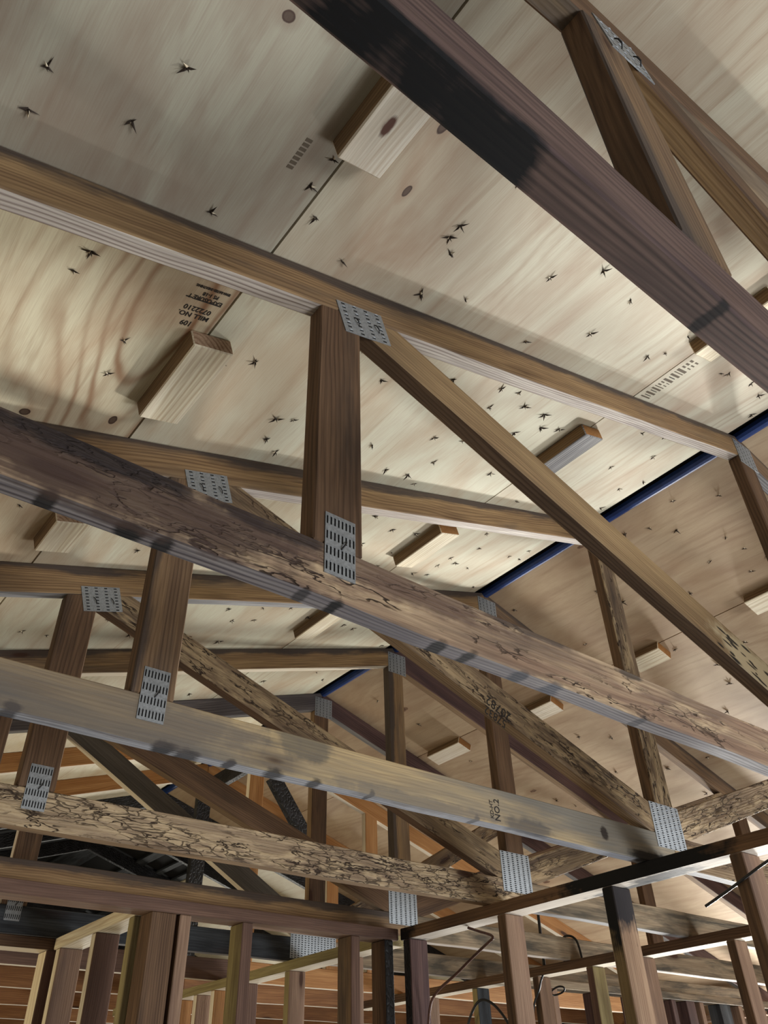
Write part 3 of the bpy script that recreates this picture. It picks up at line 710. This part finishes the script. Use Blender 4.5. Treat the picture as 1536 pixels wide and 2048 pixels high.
s_char_f = burnt('scorched_top_stud', (160, 132, 106), (112, 84, 64), (186, 158, 128), [(HU, 0, 0, .13, .2, .2, (30, 32, 38), .95)], stain=(120, 96, 78), stain_amt=.3, rings=.8)
s_char_s = burnt('scorched_top_stud_side', (112, 94, 64), (74, 58, 40), (132, 112, 80), [(HU, 0, 0, .20, .2, .2, SOOT, 1.0)], stain=(84, 70, 52), stain_amt=.3, rings=.6)
pl_ch = wood('half_burnt_plate', (106, 80, 58), (66, 46, 32), (132, 102, 74), rings=.7, smudges=((.11, 0, 0, .27, .15, .15, SOOT, 1.0), (.30, 0, 0, .20, .15, .15, SOOT, 1.0), (1.25, 0, 0, .16, .1, .1, SOOT, .95)))
pl_chu = wood('half_burnt_plate_underside', (206, 198, 184), (160, 140, 122), (224, 216, 204), rings=.5, knots=.05, smudges=((.12, 0, 0, .16, .05, .08, (34, 40, 44), .85), (.26, -.03, 0, .18, .03, .08, (40, 46, 50), .8), (1.25, 0, 0, .12, .1, .1, SOOT, .8)))  # pale base around the burns: upward light put into the underside colour
# wall under the ridge
T1 = wall('stud_wall', 'stud wall under the ridge, its top plate burnt black toward the right')
plate_y(T1, -.15, -.064, -.75, 1.683, (pl_ch, pl_chu, pl_ch))
for (y, f, s) in ((1.632, purple, char), (1.160, stud_w, aged_dk), (.735, s_char_f, s_char_s), (.322, stud_w, aged_dk), (-.08, stud_w, aged_dk), (-.48, stud_w, aged_dk)):  # dark brown left faces: their shade is put into the colour
    stud(T1, -.148, -.066, y, y+.038, (f, s))
# cross wall at the left
T2 = wall('stud_wall', 'stud wall at lower left with a reddish top plate under the fifth truss')
plate_x(T2, -3.75, -.152, 1.688, 1.772, (stud_red, stud_w, stud_red))
for (x0, x1, f, s) in ((-1.100, -1.020, aged_dk, aged_dk), (-1.008, -.970, stud_w, aged_dk), (-.790, -.752, stud_red, stud_gn), (-.363, -.325, stud_red, aged), (-.215, -.177, char, aged_dk), (-2.9, -2.862, stud_w, stud_w), (-3.74, -3.70, stud_w, stud_w)):
    stud(T2, x0, x1, 1.690, 1.770, (f, s))
# ridge wall beyond the corner
T3 = wall('stud_wall', 'stud wall continuing under the ridge beyond the black corner')
plate_y(T3, -.14, -.056, 1.776, 4.2, (stud_gn, edge_lit_white, stud_gn))
for (y, f, s) in ((2.02, stud_w, stud_w), (2.42, stud_w, stud_gn), (2.80, stud_red, stud_gn), (3.22, stud_w, edge_lit_white), (3.05, new_or, edge_lit_white), (3.42, new_or, edge_lit_white), (3.6, new_or, edge_lit_white), (3.9, new_or, edge_lit_white)):
    stud(T3, -.138, -.058, y, y+.038, (f, s))
# short closet wall
T4 = wall('stud_wall', 'short stud wall with a pale slanting top plate at lower left')
plate_y(T4, -1.118, -1.032, 1.776, 2.440, (new_pale_lit, new_pale_lit, new_pale_lit))
for (y, f, s) in ((1.778, stud_gn, stud_gn), (2.065, stud_red, new_pale_lit), (2.380, stud_w, new_pale_lit)):  # left faces paled by the doorway light, set in the colour
    stud(T4, -1.116, -1.034, y, y+.038, (f, s))
T5 = wall('stud_wall', 'framed opening at the bottom left corner with a bright yellow jamb')
plate_x(T5, -3.75, -1.095, 2.446, 2.532, (aged_dk, edge_lit_white, aged_dk))
for (x0, x1, f, s) in ((-1.139, -1.099, stud_red, new_pale_lit), (-1.92, -1.882, stud_red, new_pale_lit), (-2.7, -2.662, stud_red, new_pale_lit)):  # pale jamb sides: warm doorway light put into the colour
    stud(T5, x0, x1, 2.448, 2.530, (f, s))
T6 = wall('stud_wall', 'stud wall at lower right with a white-edged top plate, behind the scorched stud')
plate_y(T6, .945, 1.030, .35, 3.4, (aged_dk, edge_lit_white, aged_dk))
for (y, f, s) in ((.62, stud_w, aged_dk), (1.03, stud_w, aged_dk), (1.453, stud_w, aged_dk), (1.715, stud_gn, stud_red), (2.03, stud_w, aged_dk), (2.43, char_gr, stud_gn), (2.8, stud_w, stud_w), (3.2, stud_w, stud_w)):
    stud(T6, .947, 1.028, y, y+.038, (f, s))
T7 = wall('stud_wall', 'mildewed cross wall of purple-brown studs at the bottom right corner')
plate_x(T7, 1.04, 3.55, 2.262, 2.346, (mossy, mossy, mossy))
for (x0, x1, f) in ((1.30, 1.338, stud_w), (1.62, 1.70, purple), (1.93, 2.01, purple), (2.28, 2.32, purple), (2.42, 2.50, purple), (2.55, 2.588, stud_w), (2.75, 2.86, char_gr), (2.95, 2.99, stud_w), (3.15, 3.19, purple), (3.4, 3.44, purple)):
    stud(T7, x0, x1, 2.264, 2.344, (f, f))
for (nm, x0, x1, lb) in (('r', 3.60, 3.69, 'outer stud wall along the right eave'), ('l', -3.86, -3.77, 'outer stud wall along the left eave')):
    T = wall('stud_wall', lb)
    plate_y(T, x0, x1, -3.0, 8.0, m3(stud_w))
    for k in range(0, 28):
        y = -3.0+k*.4064
        if nm == 'r' and 1.2 < y < 4.1: continue
        if nm == 'l' and 2.6 < y < 4.6: continue
        stud(T, x0+.002, x1-.002, y, y+.038, (stud_w, stud_w))

# ------------------------------------------------------------------ writing on the wood
def text_mesh(name, body, size, mat, parent, origin, right, up, nrm, sx=1.0, bold=0.0):
    cu = bpy.data.curves.new(name, 'FONT'); cu.body = body; cu.size = size; cu.align_x = 'LEFT'; cu.align_y = 'BOTTOM_BASELINE'
    cu.offset = bold; cu.extrude = .0002; cu.resolution_u = 2
    to = bpy.data.objects.new(name+'_tmp', cu); COL.objects.link(to)
    dg = bpy.context.evaluated_depsgraph_get(); me = bpy.data.meshes.new_from_object(to.evaluated_get(dg))
    bpy.data.objects.remove(to); bpy.data.curves.remove(cu)
    me.materials.clear(); me.materials.append(mat)
    R, U, Nn = Vector(right).normalized(), Vector(up).normalized(), Vector(nrm).normalized()
    M = Matrix((R*sx, U, Nn)).transposed().to_4x4(); M.translation = Vector(origin)+Nn*.0006
    o = link(name, me, parent)
    if parent is not None: o.matrix_local = (parent.matrix_world.inverted() if parent.type == 'MESH' else Matrix.Translation(-parent.location)) @ M
    else: o.matrix_local = M
    return o
SN = Vector((math.sin(TH), 0, -math.cos(TH)))      # downwards off the left slope
DS = Vector((-math.cos(TH), 0, -math.sin(TH)))     # down the left slope
def onL(x, y): return Vector((x, y, x*TT))
figs = [o for (o, s, a, b, c, d) in SHEETS if s < 0 and abs(a-x3a) < .01 and abs(c-.021) < .01][0]
bpy.context.view_layer.update()
for (body, x, y, sz, sx) in (('TECO-109', -1.806, .214, .019, .82), ('MILL NO.', -1.815, .192, .0165, .95), ('0722210', -1.819, .1745, .0175, .92), ('EXPOSURE 1', -1.811, .1475, .0145, .86), ('PS 1-18', -1.825, .1345, .0125, .85), ('SPAN RATED SHEATHING', -1.809, .1205, .0085, .72)):
    if body.startswith('TECO'): body = '109'; x = -1.838
    text_mesh('stamp_text', body, sz, ink, figs, onL(x, y), DS, (0, 1, 0), SN, sx, .0003)
def bar(x0, x1, y0, y1, mat, parent, name='stamp_bar'):
    c = (onL(x0, y0)+onL(x1, y1))/2
    bm = bmesh.new(); bmesh.ops.create_cube(bm, size=1, matrix=Matrix.Diagonal((abs(x1-x0)/math.cos(TH), abs(y1-y0), .0004, 1)))
    me = bpy.data.meshes.new(name); bm.to_mesh(me); bm.free(); me.materials.append(mat)
    o = link(name, me, parent)
    M = Matrix((-DS, Vector((0, 1, 0)), -SN)).transposed().to_4x4(); M.translation = c+SN*.0003
    o.matrix_local = parent.matrix_world.inverted() @ M; return o
bar(-1.811, -1.863, .1555, .1580, ink, figs); bar(-1.868, -1.881, .1545, .1570, ink, figs)
# blurred block-letter stamp along the ridge-side sheet
sh1 = [o for (o, s, a, b, c, d) in SHEETS if s < 0 and a < .1 and c < -2][0]
yy = -.010; rs = random.Random(11)
marks = [(.006, 1), (.004, 0), (.009, 1), (.004, 0), (.008, 1), (.004, 1), (.007, 2), (.006, 2), (.011, 1), (.005, 0), (.010, 1), (.004, 1), (.012, 1), (.008, 2), (.009, 2), (.010, 2)]
for (wd, kd) in marks:
    if kd == 1: bar(-.603, -.560, yy-wd*.7, yy, ink_f, sh1, 'stamp_letter')
    elif kd == 2:
        bar(-.600, -.585, yy-wd*.7, yy, ink_f, sh1, 'stamp_letter'); bar(-.575, -.560, yy-wd*.7, yy-.002, ink_f, sh1, 'stamp_letter')
    else: bar(-.596, -.566, yy-wd*.5, yy, ink, sh1, 'stamp_letter')
    yy -= wd+.0035
sh3 = [o for (o, s, a, b, c, d) in SHEETS if s < 0 and abs(a-x3a) < .01 and c < -2][0]
for k in range(7):
    bar(-1.869, -1.858, -.222+k*.009, -.216+k*.009, ink_f, sh3, 'stencil_mark')

def on_member(tname, child, body, x, z, y, size, right, up, sx=1.0):
    pass
TR = {o['label'][:12]: o for o in COL.objects if o.name.startswith('roof_truss')}
tB = [o for o in COL.objects if o.name.startswith('roof_truss') and o['label'].startswith('third')][0]
an = math.atan2(-.51, 1.335)
rt, up = (-math.cos(an), 0, -math.sin(an)), (math.sin(an), 0, -math.cos(an))
yb = YS['B']
text_mesh('handwritten_number', '20782', .040, ink, tB, (-.632, yb, -.938), rt, up, (0, -1, 0), .95, .0002)
text_mesh('handwritten_number', '57832', .036, ink, tB, (-.655, yb, -.968+.004), rt, up, (0, -1, 0), .9, .0002)
text_mesh('grade_stamp', 'NO.2', .026, ink, tB, (-.722, yb, -1.236), (0, 0, 1), (-1, 0, 0), (0, -1, 0), .9, .0002)
text_mesh('grade_stamp', 'KD-HT', .016, ink, tB, (-.752+.008, yb, -1.232), (0, 0, 1), (-1, 0, 0), (0, -1, 0), .9, .0001)

# ------------------------------------------------------------------ cables
def tube(name, pts, r, mat, label, cat='cable', group=None):
    cu = bpy.data.curves.new(name, 'CURVE'); cu.dimensions = '3D'; cu.bevel_depth = r; cu.bevel_resolution = 3; cu.resolution_u = 8
    sp = cu.splines.new('NURBS'); sp.points.add(len(pts)-1)
    for i, p in enumerate(pts): sp.points[i].co = (*p, 1)
    sp.use_endpoint_u = True; sp.order_u = 3
    to = bpy.data.objects.new(name, cu); COL.objects.link(to)
    dg = bpy.context.evaluated_depsgraph_get(); me = bpy.data.meshes.new_from_object(to.evaluated_get(dg)); bpy.data.objects.remove(to)
    me.materials.clear(); me.materials.append(mat)
    o = link(name, me); tag(o, label, cat, group); return o
tube('wire', [(-.107, 1.375, -1.286), (-.107, 1.34, -1.300), (-.107, 1.252, -1.33), (-.107, 1.288, -1.343), (-.107, 1.376, -1.379), (-.107, 1.453, -1.415), (-.107, 1.56, -1.452), (-.107, 1.60, -1.50), (-.107, 1.61, -1.60)], .0045, cable_br, 'brown cable sagging from the top plate beside the black corner post')
tube('wire', [(.9, 2.52, -1.60), (.9, 2.481, -1.452), (.9, 2.427, -1.377), (.9, 2.377, -1.341), (.9, 2.321, -1.347), (.9, 2.26, -1.383), (.9, 2.19, -1.46), (.9, 2.12, -1.6)], .006, cable_b, 'black cable looping up in an arch at the bottom centre')
tube('wire', [(-.17, .447, -1.390), (-.165, .383, -1.368), (-.16, .318, -1.342), (-.16, .262, -1.322), (-.16, .15, -1.29)], .0035, cable_b, 'thin black wire sticking out across the right-hand stud')
tube('wire', [(.99, 2.019, -1.0), (.99, 2.022, -1.08), (.99, 2.024, -1.2435)], .007, cable_b, 'short black upright cable behind the plain brown stud')
tube('wire', [(.99, 1.902, -1.243), (.99, 1.898, -1.152), (.99, 1.877, -1.137), (.99, 1.834, -1.145), (.99, 1.806, -1.176), (.99, 1.80, -1.243)], .005, cable_b, 'small black cable loop on top of the lower right wall')
tube('wire', [(.935, 1.99, -1.283), (.93, 2.002, -1.30), (.93, 2.02, -1.34), (.93, 2.076, -1.40), (.93, 2.09, -1.55)], .0045, cable_b, 'pair of thin dark cables dropping from the lower right plate')
tube('wire', [(1.10, 2.16, -1.31), (1.12, 2.12, -1.335), (1.10, 2.08, -1.345), (1.11, 2.03, -1.335), (1.10, 2.015, -1.318), (1.10, 2.05, -1.31), (1.10, 2.09, -1.32), (1.11, 2.14, -1.345), (1.10, 2.18, -1.33)], .004, cable_b, 'coil of black cable hanging beyond the plain brown stud')
